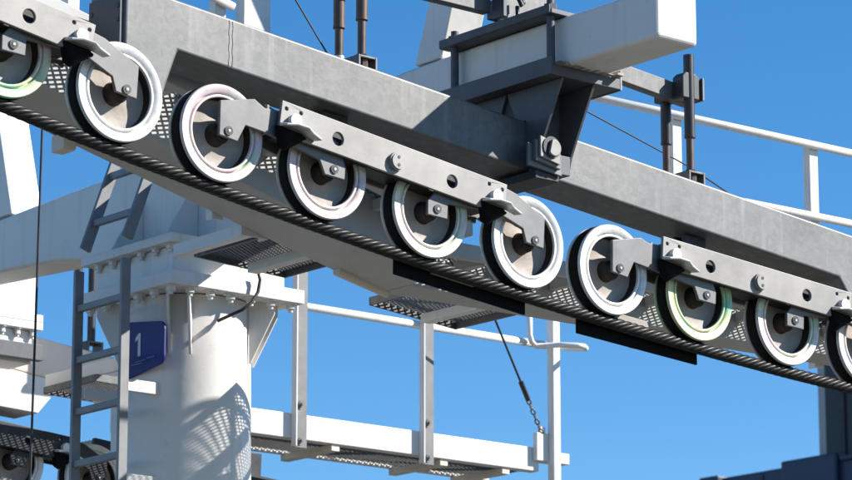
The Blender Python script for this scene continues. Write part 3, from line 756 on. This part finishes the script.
# inclined mesh on the far sheave side right of the tower
fm = thing('mesh_guard', 'dark framed sloping mesh guard seen low to the right of the tower', 'mesh guard', (2.8, 5.3, .0))
MB().mesh_panel(deck_fn(1.66, .155, -.085, 5.46), 1.75, .5, pu=.055, pv=.034, w=.012).build('mesh', 'bright', fm)
MB().bar((1.66, 5.44, .14), (3.4, 5.44, -.008), .03, .05).build('frame', 'darksteel', fm)
for x in (1.85, 2.30, 2.72, 3.08):
    MB().box((x-.05, 5.46, .155-.085*(x-1.66)-.03), (x+.05, 5.95, .155-.085*(x-1.66)-.006)).build('batten', 'darksteel', fm)
# switch box behind the tower
sb = thing('switch_box', 'small black switch on a white shelf behind the right side of the tower', 'switch', (1.83, 4.6, .45))
MB().box((1.80, 4.50, .46), (1.98, 4.62, .49)).build('shelf', 'white', sb, bevel=.003)
MB().box((1.86, 4.52, .36), (1.98, 4.60, .459)).build('case', 'blackrod', sb, bevel=.004)
MB().cyl((1.89, 4.56, .491), (1.89, 4.56, .54), .018, n=10).build('bolt', 'galv', sb)

# ------------------------------------------------------------------ wires and cables
def wire(name, label, pts, r, m, cat='wire'):
    c0 = pts[0]; return tag(MB().tube(pts, r, 8).build(name, m, loc=c0), label, cat)
wire('vertical_cable', 'thin dark cable hanging straight down at the left, in front of the crossarm', [(-.855, 2.2, 1.35), (-.86, 2.2, .93), (-.868, 2.2, .1), (-.876, 2.2, -.74), (-.882, 2.2, -1.4)], .006, 'darksteel', 'cable')
wire('guy_wire', 'thin wire against the sky left of the brown rods', [(-.95, .55, 1.68), (-.42, .55, 1.05), (.35, .55, .14)], .004, 'darksteel')
wire('guy_wire', 'thin wire crossing the sky between bracket and right-hand rods', [(.75, .7, 1.32), (1.28, .7, 1.115), (2.00, .7, .94), (2.4, .7, .80)], .004, 'darksteel')
tb = thing('stay_cable', 'thin stay with turnbuckle running down to the corner of the far walkway', 'stay cable', (4.43, 4.555, .36))
A_, B_ = Vector((3.78, 4.30, 1.05)), Vector((4.425, 4.555, .37))
MB().cyl(A_, A_.lerp(B_, .62), .0075, n=8).build('cable', 'darksteel', tb)
MB().cyl(A_.lerp(B_, .58), A_.lerp(B_, .72), .017, n=8).build('turnbuckle', 'blackrod', tb)
ch = MB()
for k in range(7):
    p = A_.lerp(B_, .735 + .04*k); d = (B_-A_).normalized(); o = d.orthogonal().normalized() if k % 2 else d.cross(d.orthogonal()).normalized()
    ring = [p + d*(.020*math.cos(2*PI*i/12)) + o*(.012*math.sin(2*PI*i/12)) for i in range(13)]
    ch.tube(ring, .0055, 6)
ch.build('chain', 'galv', tb)
MB().box((4.395, 4.548, .375), (4.445, 4.57, .42)).build('eye_lug', 'white', tb, bevel=.004)
wire('control_cable', 'short black cable looping down in front of the tower head', [(0.446, 2.220, 0.480), (0.466, 2.220, 0.411), (0.454, 2.220, 0.348), (0.417, 2.220, 0.292), (0.356, 2.220, 0.243), (0.288, 2.33, 0.196)], .0085, 'blackrod', 'cable')

# ------------------------------------------------------------------ station building, far and out of focus
st = thing('station_building', 'dark lift station with navy roof edge and charcoal pillar at the lower right corner', 'building', (30, 27, -5))
MB().box((26.25, 21.2, -5), (27.2, 22.86, 6.75)).build('pillar', 'charcoal', st, bevel=.02)
MB().box((26.26, 22.862, -5), (26.6, 23.0, 6.75)).build('pillar_trim', 'trim', st)
MB().box((26.22, 22.45, -5), (26.248, 22.56, 6.75)).build('downpipe', 'darksteel', st)
# navy roof edge running along the crossarm direction, in two steps
MB().box((26.0, 12.0, 3.9), (26.15, 25.0, 4.76)).build('roof_fascia', 'navy', st, bevel=.03)
MB().box((25.9, 22.35, 3.85), (25.995, 23.45, 4.83)).build('fascia_cap', 'navy', st, bevel=.03)
MB().box((25.88, 24.75, 3.8), (26.20, 25.15, 4.79)).build('fascia_cap', 'navy', st, bevel=.03)
for yy in (14, 16.2, 18.4, 20.6, 23.9):
    MB().box((25.985, yy, 3.95), (25.9985, yy+.06, 4.70)).build('panel_seam', 'charcoal', st)
MB().box((25.93, 12.0, 4.70), (25.999, 22.3, 4.775)).build('gutter', 'navy', st, bevel=.02)
MB().box((26.16, 12.5, 3.8), (40, 24.7, 4.2)).build('roof_deck', 'navy', st)
MB().box((27.3, 12.5, -5), (40, 24.5, 3.79)).build('station_wall', 'navy', st)

# ------------------------------------------------------------------ ground
gm, nt, b = new_mat('mountain_grass')
N, L = nt.nodes, nt.links
tc = N.new('ShaderNodeTexCoord'); n = N.new('ShaderNodeTexNoise'); n.inputs['Scale'].default_value = .12; n.inputs['Detail'].default_value = 10
L.new(tc.outputs['Object'], n.inputs['Vector'])
r = N.new('ShaderNodeValToRGB'); r.color_ramp.elements[0].position = .38; r.color_ramp.elements[1].position = .62
r.color_ramp.elements[0].color = (.06, .06, .038, 1); r.color_ramp.elements[1].color = (.15, .143, .128, 1)
L.new(n.outputs['Fac'], r.inputs['Fac']); L.new(r.outputs['Color'], b.inputs['Base Color']); b.inputs['Roughness'].default_value = .9
g = MB()
gn = 60
v = []; f = []
for j in range(gn+1):
    for i in range(gn+1):
        a = (i/gn-.5)*2; c_ = (j/gn-.5)*2
        x = math.copysign(abs(a)**3, a)*3000; y = math.copysign(abs(c_)**3, c_)*3000
        d = math.hypot(x, y)
        z = -5.0 + (.25*math.sin(x*.09)*math.cos(y*.07) if d > 25 else 0)
        v.append((x, y, z))
for j in range(gn):
    for i in range(gn): f.append((j*(gn+1)+i, j*(gn+1)+i+1, (j+1)*(gn+1)+i+1, (j+1)*(gn+1)+i))
g.faces(v, f, True)
tag(g.build('ground', gm), 'dry mountain grass and gravel below the lift', 'ground', kind='structure')
# concrete footing of the tower
ft = MB(); ft.cyl((XC, YT, -5.2), (XC, YT, -4.75), .95, n=48)
ft.build('footing', 'trim', tw, bevel=.02)

# ------------------------------------------------------------------ sun and sky
S = Vector((1.17, -.98, 1.0)).normalized()          # direction towards the sun
elev = math.asin(S.z); az = math.atan2(S.x, S.y)      # sky rotation is measured from +y, clockwise
w = bpy.data.worlds.new('World'); sc.world = w; w.use_nodes = True
nt = w.node_tree; N, L = nt.nodes, nt.links
bg = N['Background']
sky = N.new('ShaderNodeTexSky'); sky.sky_type = 'NISHITA'; sky.sun_disc = False
sky.sun_elevation = elev; sky.sun_rotation = az; sky.altitude = 1800; sky.air_density = 1.0; sky.dust_density = .1; sky.ozone_density = 2.5
hs = N.new('ShaderNodeHueSaturation'); hs.inputs['Saturation'].default_value = 1.33
L.new(sky.outputs['Color'], hs.inputs['Color']); L.new(hs.outputs['Color'], bg.inputs['Color']); bg.inputs['Strength'].default_value = .1
sl = bpy.data.lights.new('sun', 'SUN'); sl.energy = 5.0; sl.angle = math.radians(.53); sl.color = (1, .955, .89)
so = bpy.data.objects.new('sun', sl); COL.objects.link(so)
so.rotation_euler = S.to_track_quat('Z', 'Y').to_euler(); so.location = S*50

# ------------------------------------------------------------------ camera
cd = bpy.data.cameras.new('camera'); cam = bpy.data.objects.new('camera', cd); COL.objects.link(cam)
cam.location = (-9.4657, -11.0514, -3.2182)
yaw, pit = .8783, .2276
d = Vector((math.cos(yaw)*math.cos(pit), math.sin(yaw)*math.cos(pit), math.sin(pit)))
cam.rotation_euler = d.to_track_quat('-Z', 'Y').to_euler()
cd.sensor_width = 36; cd.lens = 3391.0851/852*36; cd.clip_end = 8000; cd.clip_start = .5
cd.dof.use_dof = True; cd.dof.focus_distance = 14.7; cd.dof.aperture_fstop = 9
sc.camera = cam
vs = sc.view_settings
vs.view_transform = 'Standard'; vs.look = 'None'; vs.exposure = .76; vs.gamma = 1; vs.use_curve_mapping = False
sc.render.engine = 'CYCLES'
sc.render.resolution_x = 1024; sc.render.resolution_y = 577
